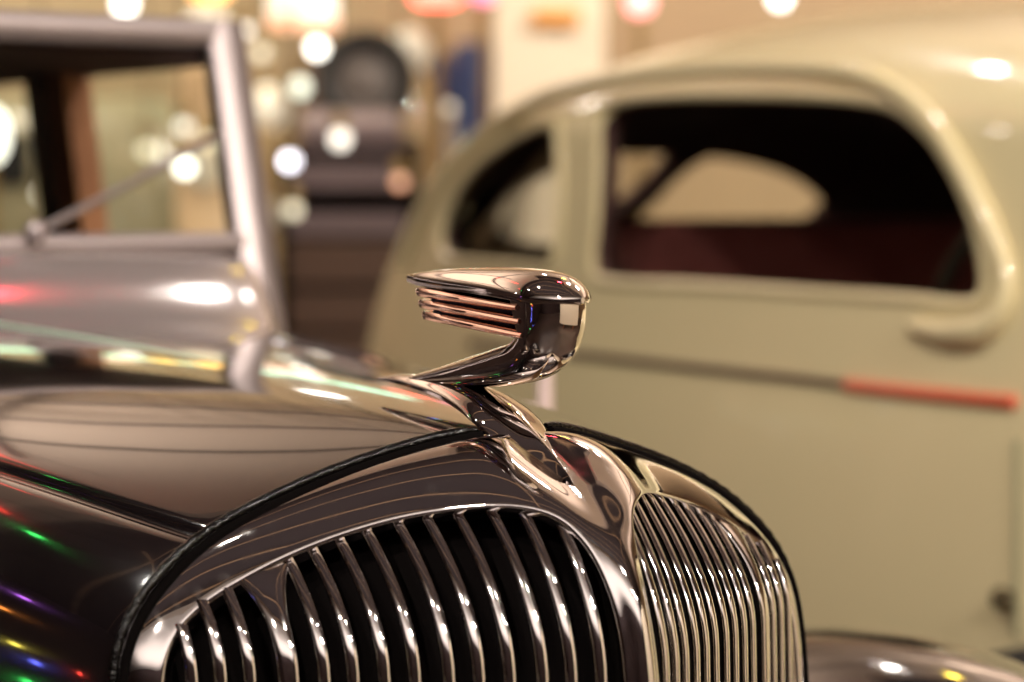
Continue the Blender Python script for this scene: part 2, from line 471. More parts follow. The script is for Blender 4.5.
# windscreen frame: base and top corners from the picture
def wpt(v, z): return W(-1.10 - (z + .03) * .28, v, z)
ztop = .335; zbot = -.02
SIL = mat('brushed_nickel', (.42, .36, .365), .42, .85)
m = MB()
for sd in (-1, 1):
    m.box((0, 0, 0), (0, 0, 0))
    m.v = m.v[:-8]; m.f = m.f[:-6]; m.m = m.m[:-6]
    rows = []
    for z in (-.06, 0, .1, .2, ztop + .012):
        p = wpt(.475 * sd, z); rows.append([p + CV * a + CF * b for a, b in [(-.024, -.014), (-.024, .014), (-.012, .02), (.012, .02), (.024, .014), (.024, -.014)]])
    m.grid(rows, closeV=True); m.add(rows[-1], [tuple(range(6))])
for z, h in ((ztop - .003, .017), (.075, .012)):
    rows = []
    for v in (-.475, -.2, 0, .2, .475):
        p = wpt(v, z); rows.append([p + Vector((0, 0, a)) + CF * b for a, b in [(-h, -.012), (-h, .012), (-h * .4, .018), (h * .4, .018), (h, .012), (h, -.012)]])
    m.grid(rows, closeV=True)
wf = m.build('windscreen_frame', SIL, car, angle=50)
m = MB(); m.prism([wpt(-.45, .075), wpt(.45, .075), wpt(.45, ztop - .01), wpt(-.45, ztop - .01)], CF * .005)
m.build('windscreen_glass', GLASS, car, smooth=False)
# wiper
m = MB(); a = on_v(30, 236, 0)
def on_screen(x, y):
    d = ray(x, y); best = None
    o = CAM - CO; t = 2.0
    for k in range(60):
        p = o + d * t; e = (-1.07 - (p.z + .03) * .28) - p.dot(CF)   # >0 when p is behind
        t -= e / (-(d.dot(CF))) * 1.0 if False else 0
        # linear solve
        A = d.dot(CF) + d.z * .28; B = o.dot(CF) + o.z * .28
        t = (-1.07 - .03 * .28 - B) / A; break
    return CAM + d * t
A = on_screen(36, 232); B = on_screen(212, 140)
m.tube([A, A.lerp(B, .5) + CF * .006, B], [.005, .004, .003], 8)
m.tube([B + (A - B) * .38 + CF * -.012, B + (B - A) * .08 + CF * -.012], .0035, 6)
m.sphere(A, .014, 12)
m.build('wiper', SIL, wf)
# cabin: side panels, posts, roof
DK = mat('cabin_black', (.012, .010, .011), .35, 0., .4)
WOOD = mat('brown_wood_post', (.60, .26, .13), .5, noise=(9, .5, (.5, .2, .10)))
m = MB()
for sd in (-1, 1):
    rows = []
    for z, dv in [(-.95, .0), (-.8, .02), (-.5, .035), (-.2, .025), (-.03, .0), (.0, -.01)]:
        rows.append([W(-1.2 - .15 * k, sd * (.50 + dv + .06 * math.sin(PI * min(1, k / 9))), z) for k in range(11)])
    rows += [[p - CV * sd * .04 for p in r] for r in rows[::-1]]
    m.grid(rows, closeU=True)
m.grid([[W(-2.7, v, z) for v in (-.5, 0, .5)] for z in (-.95, 0)], closeU=False)
m.build('cabin_side', BLACKP, car)
m = MB()
rows = []
for k in range(9):
    u = -1.215 - k * 1.40 / 8; zz = .332
    rows.append([W(u, v, zz - .018 * (abs(v) / .48) ** 3) for v in [-.48 + .06 * j for j in range(17)]])
top = rows; bot = [[p - Vector((0, 0, .02)) for p in r] for r in rows]
m.grid(top); m.grid(bot)
for r1, r2 in ((top[0], bot[0]), (top[-1], bot[-1])): m.grid([r1, r2])
m.grid([[r[0] for r in top], [r[0] for r in bot]]); m.grid([[r[-1] for r in top], [r[-1] for r in bot]])
m.build('cabin_roof', mat('mauve_top_fabric', (.10, .05, .055), .8), car, angle=50)
for (u0, u1, mt, nm) in [(-1.62, -1.69, WOOD, 'door_post'), (-1.69, -1.76, DK, 'door_post'), (-2.55, -2.66, DK, 'rear_post')]:
    for sd in (-1, 1):
        m = MB(); rows = []
        for z in (-.02, .1, .2, .31):
            rows.append([W(a, sd * (.50 - z * .12), z) + CV * b for a, b in [(u0, -.02), (u0, .02), (u1, .02), (u1, -.02)]])
        m.grid(rows, closeV=True); m.add(rows[-1], [(0, 1, 2, 3)]); m.add(rows[0], [(0, 1, 2, 3)])
        m.build(nm, mt, car, smooth=False)

# ---- front fenders, wheels
def fender(sd, par, u0, v0, ztop_, Lf, Lr, wd, mt, name='front_fender', zb=-.95):
    rows = []
    n = 28
    for i in range(n + 1):
        th = PI * i / n; cx = math.cos(th)
        u = u0 + (Lf if cx > 0 else Lr) * math.copysign(abs(cx) ** .9, cx)
        h = (ztop_ - zb) * math.sin(th) ** .75
        w = wd * (.35 + .65 * math.sin(th) ** .5)
        row = []
        for k in range(17):
            ph = PI * k / 16; x = math.cos(ph); y = math.sin(ph)
            row.append(W(u, v0 + w * x, zb + h * (.72 + .28 * y ** .8) if h > .02 else zb + h * y))
        rows.append(row)
    m = MB(); m.grid(rows)
    o = m.build(name, mt, par, angle=70)
    s = o.modifiers.new('sol', 'SOLIDIFY'); s.thickness = .012
    return o
def wheel(par, u, v, R=.34, w=.15):
    zc = ZG + R
    m = MB(); m.lathe(W(u, v, zc), [(R * .68, -w / 2), (R * .9, -w / 2), (R * .98, -w * .4), (R, -w * .2), (R, w * .2), (R * .98, w * .4), (R * .9, w / 2), (R * .68, w / 2), (R * .66, 0), (R * .68, -w / 2)], 40, CV)
    t = m.build('tire', TIRE, par, angle=50)
    m = MB(); m.lathe(W(u, v, zc), [(0, -w * .45), (R * .25, -w * .44), (R * .3, -w * .36), (R * .55, -w * .3), (R * .66, -w * .42), (R * .69, -w * .4), (R * .69, w * .4), (R * .3, w * .3), (0, w * .3)], 32, CV)
    m.build('wheel_rim', CHROME, t, angle=40)
for sd in (1, -1):
    fender(sd, car, -.10, .60 * sd, -.268, .50, .62, .16, BLACKP)
    wheel(car, -.12, .62 * sd)
    wheel(car, -2.25, .55 * sd)

# ==================================================================== CREAM COUPE
VN = 1.45; VC = 2.15
car2 = thing('vintage_coupe', Vector((W(-1.6, VC, 0).x, W(-1.6, VC, 0).y, 0)), 'cream vintage coupe with dark interior parked behind the black car', 'car')
UZ_T = [-3.25, -3.1, -2.95, -2.8, -2.6, -2.4, -2.2, -2.0, -1.8, -1.55, -1.3, -1.05, -.85, -.7, -.55, -.42, -.3, 0, .4, .6]
ZT_T = [-.70, -.40, -.13, .07, .23, .32, .38, .42, .445, .46, .455, .43, .39, .30, .13, .00, -.03, -.05, -.10, -.25]
HW_U = [-3.25, -2.9, -2.6, -2.3, -2.0, -1.6, -1.0, -.5, -.3, .1, .6]
HW_W = [.32, .48, .585, .645, .685, .70, .70, .67, .60, .42, .30]
TZ = .055         # tumblehome
def side_in(z):   # how far the flank lies inside the widest line, by height
    return smoothlin(z, [-.95, -.75, -.5, -.25, -.13, -.02, .1, .2, .26], [.05, .01, .0, .015, .03, .045, .055, .07, .085])
def sec(u, n=44):
    hw = smoothlin(u, HW_U, HW_W); zt = smoothlin(u, UZ_T, ZT_T)
    zs = min(.20, zt - .17) if zt > -.4 else zt - .12
    pts = []
    nb = 18
    for k in range(nb + 1):
        z = -.95 + (zs + .95) * k / nb
        pts.append((-(hw - side_in(z) * hw / .7), z))
    v0 = pts[-1][0]; 
    nt = 14
    for k in range(1, nt + 1):
        th = PI / 2 * k / nt
        pts.append((v0 * math.cos(th) ** .75, zs + (zt - zs) * math.sin(th) ** .95))
    pts += [(-a, b) for a, b in pts[-2::-1]]
    return pts
US = [-3.3 + 3.9 * k / 90 for k in range(91)]
rows = [[W(u, VC + a, b) for a, b in sec(u)] for u in US]
m = MB(); m.grid(rows, closeV=True); n_ = len(rows[0])
m.add(rows[0], [tuple(range(n_))]); m.add(rows[-1], [tuple(range(n_))])
body = m.build('coupe_body', [CREAM, CREAMI], car2, angle=60)
sol = body.modifiers.new('sol', 'SOLIDIFY'); sol.thickness = .035; sol.offset = -1; sol.material_offset = 1
def near_v(u, z): return VC - (smoothlin(u, HW_U, HW_W) - side_in(z) * smoothlin(u, HW_U, HW_W) / .7)
def on_side(x, y):
    v = VN + .05
    for _ in range(8):
        u, z = on_v(x, y, v); v = near_v(u, z)
    return u, v, z
DOORW = cr([(603, 150), (600, 215), (597, 262), (612, 277), (700, 281), (800, 287), (900, 293), (960, 298), (978, 288), (975, 250), (962, 205), (940, 160), (912, 124), (880, 108), (820, 101), (740, 99), (670, 100), (622, 106), (606, 122), (603, 150)], 5)[:-1]
QUART = cr([(556, 128), (558, 190), (554, 250), (545, 264), (500, 262), (455, 258), (443, 248), (442, 228), (452, 198), (475, 168), (505, 145), (535, 130), (556, 128)], 5)[:-1]
cutters = []
def cutter(pts3, ext):
    m = MB(); m.prism(pts3, ext); o = m.build('cut', CREAMI, None, smooth=False)
    cutters.append(o); return o
sidepolys = {}
for nm, poly in (('door', DOORW), ('quarter', QUART)):
    P3 = [on_side(*p) for p in poly]; sidepolys[nm] = P3
    cutter([W(u, v - .12, z) for u, v, z in P3], CV * .30)
    cutter([W(u if nm == 'door' else -1.86 + (u + 1.86) * .4, 2 * VC - v + .12, z) for u, v, z in P3], CV * -.30)
# rear panes, on the sloping back
def rear_u(z): 
    # surface of the tail on centreline: invert top profile
    for k in range(200):
        u = -3.25 + k * .005
        if smoothlin(u, UZ_T, ZT_T) >= z: return u
    return -2.3
def on_rear(x, y, off=0):
    d = ray(x, y); o = CAM - CO; t = 5.2
    for _ in range(30):
        z = (o + d * t).z; u = rear_u(z) + off; t = (u - o.dot(CF)) / d.dot(CF)
    p = o + d * t; return p.dot(CF), p.dot(CV), p.z
print('REAR', on_rear(520, 200), on_rear(640, 200), on_rear(700, 200), on_rear(800, 190))
RB = cr([(625, 237), (616, 226), (640, 203), (655, 185), (680, 163), (706, 154), (738, 154), (764, 163), (777, 180), (775, 198), (758, 219), (725, 237), (680, 244), (625, 237)], 4)[:-1]
RA = cr([(487, 238), (486, 212), (512, 185), (560, 163), (610, 150), (650, 146), (664, 150), (655, 166), (630, 190), (596, 218), (580, 242), (540, 244), (487, 238)], 4)[:-1]
for poly in (RA, RB):
    P3 = [on_rear(*p) for p in poly]
    cutter([W(-2.56, v, z) for u, v, z in P3], CF * -.7)
# windscreen opening of the coupe
wsq = [(-.46, .06), (-.46, .12), (-.64, .27), (-.68, .27), (-.68, .06)]
m = MB(); m.prism([W(a + .0, VC - .503, b) for a, b in [(-.3013, .0413), (-.3013, .3213), (-.8113, .3213), (-.8113, .0413)]], CV * 1.0071)
# (front screen kept closed at the pillars; opening cut in its middle)
cutters.append(m.build('cut', CREAMI, None, smooth=False))
# wheel wells
for uu in (-.62, -2.62):
    pass
def bake(o):
    bpy.context.view_layer.update()
    me = bpy.data.meshes.new_from_object(o.evaluated_get(bpy.context.evaluated_depsgraph_get()))
    o.modifiers.clear(); o.data = me; return me
bake(body)
for o in cutters:
    b = body.modifiers.new('b', 'BOOLEAN'); b.operation = 'DIFFERENCE'; b.object = o; b.solver = 'EXACT'
    b.use_self = False; b.use_hole_tolerant = True
    old = body.data; me = bake(body)
    if len(me.polygons) < 5000:
        body.data = old; b = body.modifiers.new('b', 'BOOLEAN'); b.operation = 'DIFFERENCE'; b.object = o; b.solver = 'FAST'; me = bake(body)
        if len(me.polygons) < 5000: body.data = old; me = old
    print('BOOL', len(old.polygons), len(me.polygons))
me.name = 'coupe_body'
for o in cutters:
    bpy.data.objects.remove(o)
me.set_sharp_from_angle(angle=math.radians(45))

def glass_pane(P3, v_off, name='window_pane'):
    m = MB(); n = len(P3)
    cu = sum(p[0] for p in P3) / n; cz = sum(p[2] for p in P3) / n
    ring = [W(cu + (u - cu) * 1.02, v + v_off, cz + (z - cz) * 1.02) for u, v, z in P3]
    m.prism(ring, CV * .004)
    return m.build(name, GLASS, car2, smooth=False)
for nm in ('door', 'quarter'):
    glass_pane(sidepolys[nm], .018)
    far = [(u if nm == 'door' else -1.86 + (u + 1.86) * .4, 2 * VC - v, z) for u, v, z in sidepolys[nm]]
    glass_pane(far, -.022)
for nm in ('door', 'quarter'):     # raised reveal around each side window
    m = MB(); P3 = sidepolys[nm]; n = len(P3); cu = sum(p[0] for p in P3) / n; cz = sum(p[2] for p in P3) / n
    m.tube([W(u + (u - cu) * .035, near_v(u, z) + .003, z + (z - cz) * .06) for u, v, z in P3], .011, 8, closed=True)
    m.build('window_reveal', CREAM, body)
# drip moulding
DR = cr([(405, 262), (418, 225), (440, 185), (470, 150), (515, 115), (570, 90), (640, 76), (720, 68), (800, 68), (860, 74), (905, 94), (940, 128), (968, 175), (992, 225), (1008, 270), (1006, 305), (985, 328), (950, 333), (915, 326)], 6)
pts = []
for i, (x, y) in enumerate(DR):
    u, v, z = on_side(x, y); pts.append(W(u, v - .006, z))
m = MB(); m.tube(pts, [.016] * (len(pts) - 22) + [.016 + .0007 * k for k in range(11)] + [.023 - .0012 * k for k in range(11)], 10)
m.build('drip_moulding', CREAM, body)
# belt trim; the red reflection at its front end is put into the colour
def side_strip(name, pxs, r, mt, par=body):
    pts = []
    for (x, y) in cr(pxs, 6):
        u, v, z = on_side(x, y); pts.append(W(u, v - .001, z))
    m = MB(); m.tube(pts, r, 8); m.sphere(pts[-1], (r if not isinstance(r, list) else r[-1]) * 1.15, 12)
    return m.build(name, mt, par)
side_strip('belt_trim', [(470, 343), (560, 352), (700, 368), (800, 379), (850, 385)], .007, mat('dark_trim', (.09, .05, .035), .3, .3))
side_strip('belt_trim_tip', [(848, 385), (920, 393), (1012, 402)], .0105, mat('red_reflection_paint', (.62, .10, .04), .3, 0, 1.))['label'] = 'front end of the belt trim, painted with a red reflection'
# door gap and handle at the frame edge
side_strip('door_gap', [(1019, 440), (1019, 520), (1018, 632)], .006, mat('gap_olive_rubber', (.30, .28, .17), .8))
u, v, z = on_side(1012, 597); m = MB(); m.sphere(W(u, v - .02, z), .016, 14, (1, 1, 1)); m.tube([W(u, v + .01, z), W(u, v - .03, z)], .010, 10)
m.build('door_handle', mat('dark_bronze', (.08, .06, .03), .3, .6), body)
# seats, steering wheel, dash
def seat(u0, par):
    m = MB(); rows = []
    for z, du, th in [(-.55, 0, .5), (-.30, 0, .5), (-.24, .0, .46)]:
        rows.append([W(u0 + .5 * a, VC + .56 * b, z) for a, b in [(0, -1), (1, -1), (1, 1), (0, 1)]])
    m.grid(rows, closeV=True); m.add(rows[-1], [(0, 1, 2, 3)])
    rows = []
    for z, w in [(-.5, .56), (-.2, .56), (.0, .55), (.06, .50), (.085, .42)]:
        o = -.22 * (z + .5) / .6
        rows.append([W(u0 + a + o, VC + w * b, z) for a, b in [(-.10, -1), (.06, -1), (.06, 1), (-.10, 1)]])
    m.grid(rows, closeV=True); m.add(rows[-1], [(0, 1, 2, 3)])
    return m.build('bench_seat', MAROON, par, bevel=.02)
seat(-1.75, car2)
m = MB(); cs = W(-1.12, VC - .32, .0); ax = (CF * -.9 + Vector((0, 0, .5))).normalized()
xx = CV; yy = ax.cross(xx)
m.tube([cs + (xx * math.cos(a) + yy * math.sin(a)) * .2 for a in [2 * PI * k / 32 for k in range(32)]], .012, 8, closed=True)
for a in (.5, 2.6, 4.7): m.tube([cs, cs + (xx * math.cos(a) + yy * math.sin(a)) * .2], .008, 6)
m.tube([cs, cs - ax * .35], .018, 8)
m.build('steering_wheel', mat('bakelite', (.03, .02, .015), .3), car2)
# fenders / wheels / running board
fender(1, car2, -.35, VN + .02, -.66 + .10, .5, .5, .14, CREAM, zb=-1.0)
for vv in (VN + .06, 2 * VC - VN - .06):
    wheel(car2, -.71, vv); wheel(car2, -2.70, vv)
m = MB(); m.box(W(-1.7, VN - .02, -.93), (1.5, .26, .03), rz=math.atan2(CF.y, CF.x)); m.build('running_board', TIRE, car2, smooth=False)
m = MB(); m.box(W(-1.6, VC, -.88), (3.4, .9, .12), rz=math.atan2(CF.y, CF.x)); m.build('chassis', BLK, car2, smooth=False)
m = MB(); m.box(W(-1.2, 0, -.80), (2.9, .8, .14), rz=math.atan2(CF.y, CF.x)); m.build('chassis', BLK, car, smooth=False)

# ==================================================================== ROOM
X0, X1, Y0, Y1, ZC = -7.5, 7.5, -6.5, 9.5, 4.2
def slab(name, c, s, mt): 
    m = MB(); m.box(c, s); o = m.build(name, mt, None, smooth=False); return struct(origin(o))
slab('floor', ((X0 + X1) / 2, (Y0 + Y1) / 2, -.1), (X1 - X0, Y1 - Y0, .2), mat('polished_floor', (.10, .065, .052), .3, noise=(1.5, .6, (.08, .055, .045))))
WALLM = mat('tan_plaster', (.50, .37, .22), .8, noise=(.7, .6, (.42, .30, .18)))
slab('wall_back', ((X0 + X1) / 2, Y1 + .1, ZC / 2), (X1 - X0, .2, ZC), WALLM)
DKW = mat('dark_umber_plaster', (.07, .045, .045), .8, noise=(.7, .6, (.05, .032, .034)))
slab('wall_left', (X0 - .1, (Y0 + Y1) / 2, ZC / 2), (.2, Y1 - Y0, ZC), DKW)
slab('wall_right', (X1 + .1, (Y0 + Y1) / 2, ZC / 2), (.2, Y1 - Y0, ZC), WALLM)
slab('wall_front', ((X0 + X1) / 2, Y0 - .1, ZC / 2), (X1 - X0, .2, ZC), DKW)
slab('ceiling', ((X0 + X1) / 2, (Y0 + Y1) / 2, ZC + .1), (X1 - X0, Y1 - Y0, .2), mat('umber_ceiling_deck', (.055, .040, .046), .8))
JM = mat('tan_joist', (.62, .42, .27), .75, noise=(2, .5, (.56, .37, .24)))
k = 0; y = -1.0; SOF = 4.9
while y < SOF - .3:
    k += 1; slab('trim_%d' % k, ((X0 + X1) / 2, y, ZC - .03), (X1 - X0, .035, .06), JM) if y < 3.0 else slab('trim_%d' % k, (-.1, y, ZC - .03), (1.25, .035, .06), JM); y += .95
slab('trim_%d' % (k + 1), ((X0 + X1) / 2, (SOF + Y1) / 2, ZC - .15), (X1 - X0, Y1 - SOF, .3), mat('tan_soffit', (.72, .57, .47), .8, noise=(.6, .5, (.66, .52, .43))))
slab('trim_%d' % (k + 20), ((X0 - .75) / 2, (3.6 + SOF) / 2, ZC - .15), (-.75 - X0, SOF - 3.6, .3), MATS['tan_soffit'])
slab('trim_%d' % (k + 21), ((X1 + .55) / 2, (3.1 + SOF) / 2, ZC - .15), (X1 - .55, SOF - 3.1, .3), MATS['tan_soffit'])
slab('trim_%d' % (k + 22), ((X0 + X1) / 2, (Y0 - 1.3) / 2, ZC - .15), (X1 - X0, -1.3 - Y0, .3), mat('grey_soffit', (.62, .56, .53), .8))
CDK = mat('conduit_dark', (.05, .03, .03), .6)
for j, y in enumerate((5.6, 6.9, 8.3)):
    slab('trim_%d' % (k + 2 + j), ((X0 + X1) / 2, y, ZC - .325), (X1 - X0, .05, .05), CDK)
for j, x in enumerate((-4.8, -2.2, 1.0, 3.6)):
    slab('trim_%d' % (k + 5 + j), (x, (SOF + Y1) / 2, ZC - .325), (.04, Y1 - SOF, .05), CDK)
for j, x in enumerate((-2.6, .3, 2.4)):
    slab('trim_%d' % (k + 9 + j), (x, .89, ZC - .08), (.03, 4.3, .04), JM)

# ==================================================================== BACKGROUND
def emis(name, c, s, base=(.8, .8, .8)): return mat(name, base, .4, emit=c, es=s)
# glowing globes hung in the background (picture x, y, depth, radius, colour, strength)
BULB = {'white': emis('globe_white', (1, .97, .86), 5.5), 'lav': emis('globe_cool', (.92, .90, 1), 6), 'dim': emis('globe_dim', (.85, .95, .74), 1.6), 'yel': emis('globe_yellow', (1, .9, .6), 1.3), 'pale': emis('globe_pale', (1, .93, .8), 2.2), 'orange': emis('globe_orange', (.8, .30, .12), 1.6)}
BRASS = mat('aged_brass', (.45, .32, .14), .35, 1.)
def ceiling_at(p): return ZC
def bulb(x, y, D, r, kind, label):
    c = at(x, y, D)
    t = thing('pendant_globe', c + Vector((0, 0, r)), label, 'light bulb', 'glowing globes hanging in the background')
    m = MB(); m.sphere(c, r, 20); m.build('globe', BULB[kind], t)
    m = MB(); m.lathe(c + Vector((0, 0, r * .85)), [(0, .06), (.016, .055), (.02, .03), (.02, 0), (0, -.002)], 16); m.build('lamp_socket', BRASS, t)
    m = MB(); m.tube([c + Vector((0, 0, r * .85 + .055)), Vector((c.x, c.y, ZC - .3))], .003, 6); m.build('cord', BLK, t)
bulb(317, 48, 8.0, .026, 'white', 'bright white globe high above the silver drum, upper of the close pair')
bulb(299, 87, 7.6, .030, 'dim', 'dim greenish globe just below the bright white one')
bulb(267, 92, 7.8, .026, 'yel', 'dim yellowish globe left of the greenish one')
bulb(290, 161, 7.4, .022, 'lav', 'bright bluish globe nearest the dark shelf cabinet')
bulb(340, 139, 7.2, .026, 'pale', 'cream globe in front of the silver drum')
bulb(293, 210, 7.32, .022, 'yel', 'faint yellow globe low by the dark shelf cabinet')
bulb(262, 53, 8.4, .024, 'yel', 'faint globe beside the top corner of the windscreen')
bulb(246, 30, 7.0, .016, 'pale', 'small pale globe at the top corner of the windscreen')
bulb(184, 127, 7.6, .022, 'pale', 'pale globe seen through the right of the windscreen')
bulb(185, 167, 7.2, .022, 'white', 'brightest globe seen through the right of the windscreen')
bulb(147, 150, 7.9, .024, 'yel', 'faint globe left of the pair seen through the windscreen')
bulb(41, 72, 7.3, .026, 'white', 'bright globe seen through the left of the windscreen near its top')
bulb(125, 4, 7.8, .030, 'white', 'bright globe above the windscreen top rail')
bulb(207, 142, 7.55, .022, 'yel', 'faint globe right of the pair seen through the windscreen')
bulb(42, 194, 7.8, .018, 'pale', 'small pale globe low in the windscreen at left')
bulb(780, -2, 8.4, .030, 'white', 'bright globe above the roof of the cream coupe')
bulb(400, 182, 7.5, .020, 'orange', 'faint orange globe beside the right end of the shelf cabinet')
# oval lit clock-like lamp at far left
def wall_disc(name, x, y, D, rx, rz, mt, label, cat, depth=.08):
    c = at(x, y, D); m = MB(); n = 36
    prof = [(0, -1), (.7, -.95), (.93, -.75), (1, -.4), (1, 1)]
    rows = [[c + Vector((rx * r * math.cos(2 * PI * k / n), depth * h * .5, rz * r * math.sin(2 * PI * k / n))) for r, h in prof] for k in range(n)]
    m.grid(rows, closeU=True); m.add([r[-1] for r in rows], [tuple(range(n))])
    return m, c
def stand(m, c, zlow, r=.02, mi=1):
    m.tube([Vector((c.x, c.y, c.z - zlow)), Vector((c.x, c.y, .02))], r, 10, mi=mi); m.lathe(Vector((c.x, c.y, 0)), [(0, .03), (.14, .03), (.16, .0), (0, 0)], 24, mi=mi)
def disc_thing(name, x, y, D, rx, rz, mt, label, cat):
    c = at(x, y, D); t = thing(name, Vector((c.x, c.y, 0)), label, cat)
    m, c = wall_disc(name, x, y, D, rx, rz, mt, label, cat); m.build('disc_face', mt, t)
    m = MB(); m.tube([Vector((c.x, c.y, c.z - rz * .98)), Vector((c.x, c.y, .02))], .02, 10); m.lathe(Vector((c.x, c.y, 0)), [(0, .03), (.06, .03), (.075, .0), (0, 0)], 24)
    m.build('stand', BRASS, t)
disc_thing('globe_lamp', -12, 135, 6.5, .045, .075, emis('disc_white', (1, .97, .85), 2.6), 'large bright oval lamp at the far left edge, seen through the windscreen', 'lamp')
disc_thing('neon_sign', 437, -4, 9.1, .095, .036, emis('neon_red', (1, .08, .05), 5), 'oval red neon sign at the top centre, left of the cream pillar', 'sign')
disc_thing('neon_sign', 640, 2, 9.1, .05, .05, emis('neon_coral', (1, .22, .22), 2.5), 'small coral neon sign above the coupe roof, right of the cream pillar', 'sign')
disc_thing('neon_sign', 484, -8, 9.1, .05, .04, emis('neon_pink', (1, .15, .4), 2), 'small pink neon sign touching the left edge of the cream pillar', 'sign')

# hanging lamp with glowing shade
def shade_lamp(x, y, D, r, h, cols, label):
    c = at(x, y, D); t = thing('pendant_lamp', c, label, 'lamp')
    m = MB(); m.lathe(c, [(r * .75, h / 2), (r * .95, h * .1), (r, -h * .3)], 32); m.build('lamp_shade', emis('shade_' + cols[0], cols[1], cols[2]), t)
    m = MB(); m.lathe(c, [(r * 1.01, -h * .3), (r * 1.01, -h * .5), (r * .6, -h * .5)], 32); m.build('shade_rim', emis('rim_' + cols[0], cols[3], cols[4]), t)
    m = MB(); m.tube([c + Vector((0, 0, h * .3)), Vector((c.x, c.y, ZC - .3))], .006, 6); m.build('cord', BLK, t)
shade_lamp(303, 2, 7.6, .11, .16, ('cream', (1, .85, .62), 1.0, (1, .35, .12), 1.1), 'cream glass lamp with an orange rim hanging at the top, right of the windscreen corner')
shade_lamp(210, -16, 7.1, .055, .08, ('amber', (1, .50, .06), 3.0, (1, .45, .05), 3.), 'small amber lamp hanging just above the windscreen corner')
shade_lamp(158, -30, 7.4, .05, .07, ('gold', (1, .62, .08), 3.0, (1, .5, .05), 3.), 'golden lamp hanging above the picture, mirrored in the hood')
shade_lamp(92, -62, 7.4, .10, .10, ('peach', (1, .6, .35), 2.5, (1, .6, .3), 2.5), 'peach lamp hanging above the picture, mirrored in the hood')
shade_lamp(308, -177, 7.0, .065, .08, ('white', (1, .95, .85), 9.0, (1, .9, .8), 9.), 'white drum lamp hanging highest above the picture, mirrored at the front of the hood')
# neon tube, mint, above the frame (mirrored as the pale green line)
c = at(120, -52, 8.9); m = MB(); m.tube([c + Vector((-1.2, 0, -.02)), c + Vector((0, 0, 0)), c + Vector((1.15, 0, .02))], .023, 10)
t = thing('neon_tube', c + Vector((0, 0, .02)), 'long mint green neon tube hanging over the cabinets, mirrored in the hood', 'lamp')
m.build('glass_tube', emis('neon_mint', (.45, 1, .7), 4.), t)
for dx in (-1, .9):
    m = MB(); m.tube([c + Vector((dx, 0, .02)), Vector((c.x + dx, c.y, ZC - .3))], .003, 6); m.build('cord', BLK, t)

# cream display pillar with an orange plaque
c = at(549, 60, 8.2); PW = .37
t = thing('display_pillar', Vector((c.x, c.y, 0)), 'tall cream display pillar with an orange plaque behind the cream coupe', 'pillar')
m = MB(); m.box((c.x, c.y, 1.45), (PW, .25, 2.9)); m.build('pillar_body', mat('bright_cream_paint', (.90, .78, .60), .6), t, smooth=False, bevel=.01)
p = at(555, 20, 8.2); m = MB(); m.box((p.x, c.y - .14, p.z), (.155, .03, .055)); m.build('plaque', mat('orange_plaque', (.85, .38, .08), .5), t, smooth=False, bevel=.004)
m = MB(); m.box((c.x, c.y, .06), (PW + .1, .35, .12)); m.build('plinth', WOOD, t, smooth=False)

def cabinet(name, x0, x1, ytop, D, dep, mt, label, cat, extras=None, ybot=None):
    a = at(x0, ytop, D); b = at(x1, ytop, D)
    z1 = a.z; z0 = 0 if ybot is None else at(x0, ybot, D).z
    t = thing(name, Vector(((a.x + b.x) / 2, D + dep / 2, z0)), label, cat)
    m = MB(); m.box(((a.x + b.x) / 2, D + dep / 2, (z0 + z1) / 2), (b.x - a.x, dep, z1 - z0)); m.build(name + '_body', mt, t, smooth=False, bevel=.01)
    return t, a, b
# blue banner boards between the pumps
t, a, b = cabinet('blue_banner', 424, 452, 55, 9.44, .06, mat('navy_cloth', (.025, .06, .17), .8), 'narrow navy banner standing behind the cream pump', 'banner')
t, a, b = cabinet('blue_banner', 458, 492, 42, 9.44, .06, mat('navy_cloth'), 'navy banner standing directly left of the cream pillar', 'banner')
# fuel pump (tall, cream, rounded head)
def pump(x, ytop, D, w, mt, label, face=None):
    c = at(x, ytop, D); t = thing('fuel_pump', Vector((c.x, c.y, 0)), label, 'fuel pump')
    m = MB(); H = c.z - .12
    rows = []
    for z, s in [(0, 1.15), (.08, 1.15), (.1, 1.), (H * .6, 1.), (H * .62, .9), (H * .95, .88), (H, .75)]:
        rows.append([Vector((c.x + s * w / 2 * math.copysign(abs(math.cos(q)) ** .5, math.cos(q)), c.y + s * w / 2 * math.copysign(abs(math.sin(q)) ** .5, math.sin(q)), z)) for q in [2 * PI * k / 24 for k in range(24)]])
    m.grid(rows, closeV=True); m.add(rows[-1], [tuple(range(24))]); m.build('pump_body', mt, t, angle=40)
    m = MB(); m.sphere((c.x, c.y, H + w * .38), w * .42, 20); m.build('pump_globe', mat('opal_glass', (.85, .82, .7), .2, emit=(1, .9, .7), es=.25), t)
    m = MB(); m.lathe(Vector((c.x, c.y - w * .46, H * .8)), [(0, -.02), (w * .26, -.02), (w * .3, 0), (w * .3, .02)], 24, Vector((0, 1, 0))); m.build('dial', mat('dial_white', (.8, .75, .62), .3), t)
pump(408, 40, 8.85, .20, mat('yellow_cream_enamel', (.66, .50, .26), .35, 0, .6), 'pale yellow fuel pump standing between the dark wheel and the navy banners')
pump(449, 78, 8.0, .05, mat('grey_brown_enamel', (.30, .25, .2), .4, 0, .6), 'slim grey brown fuel pump between the two navy banners')
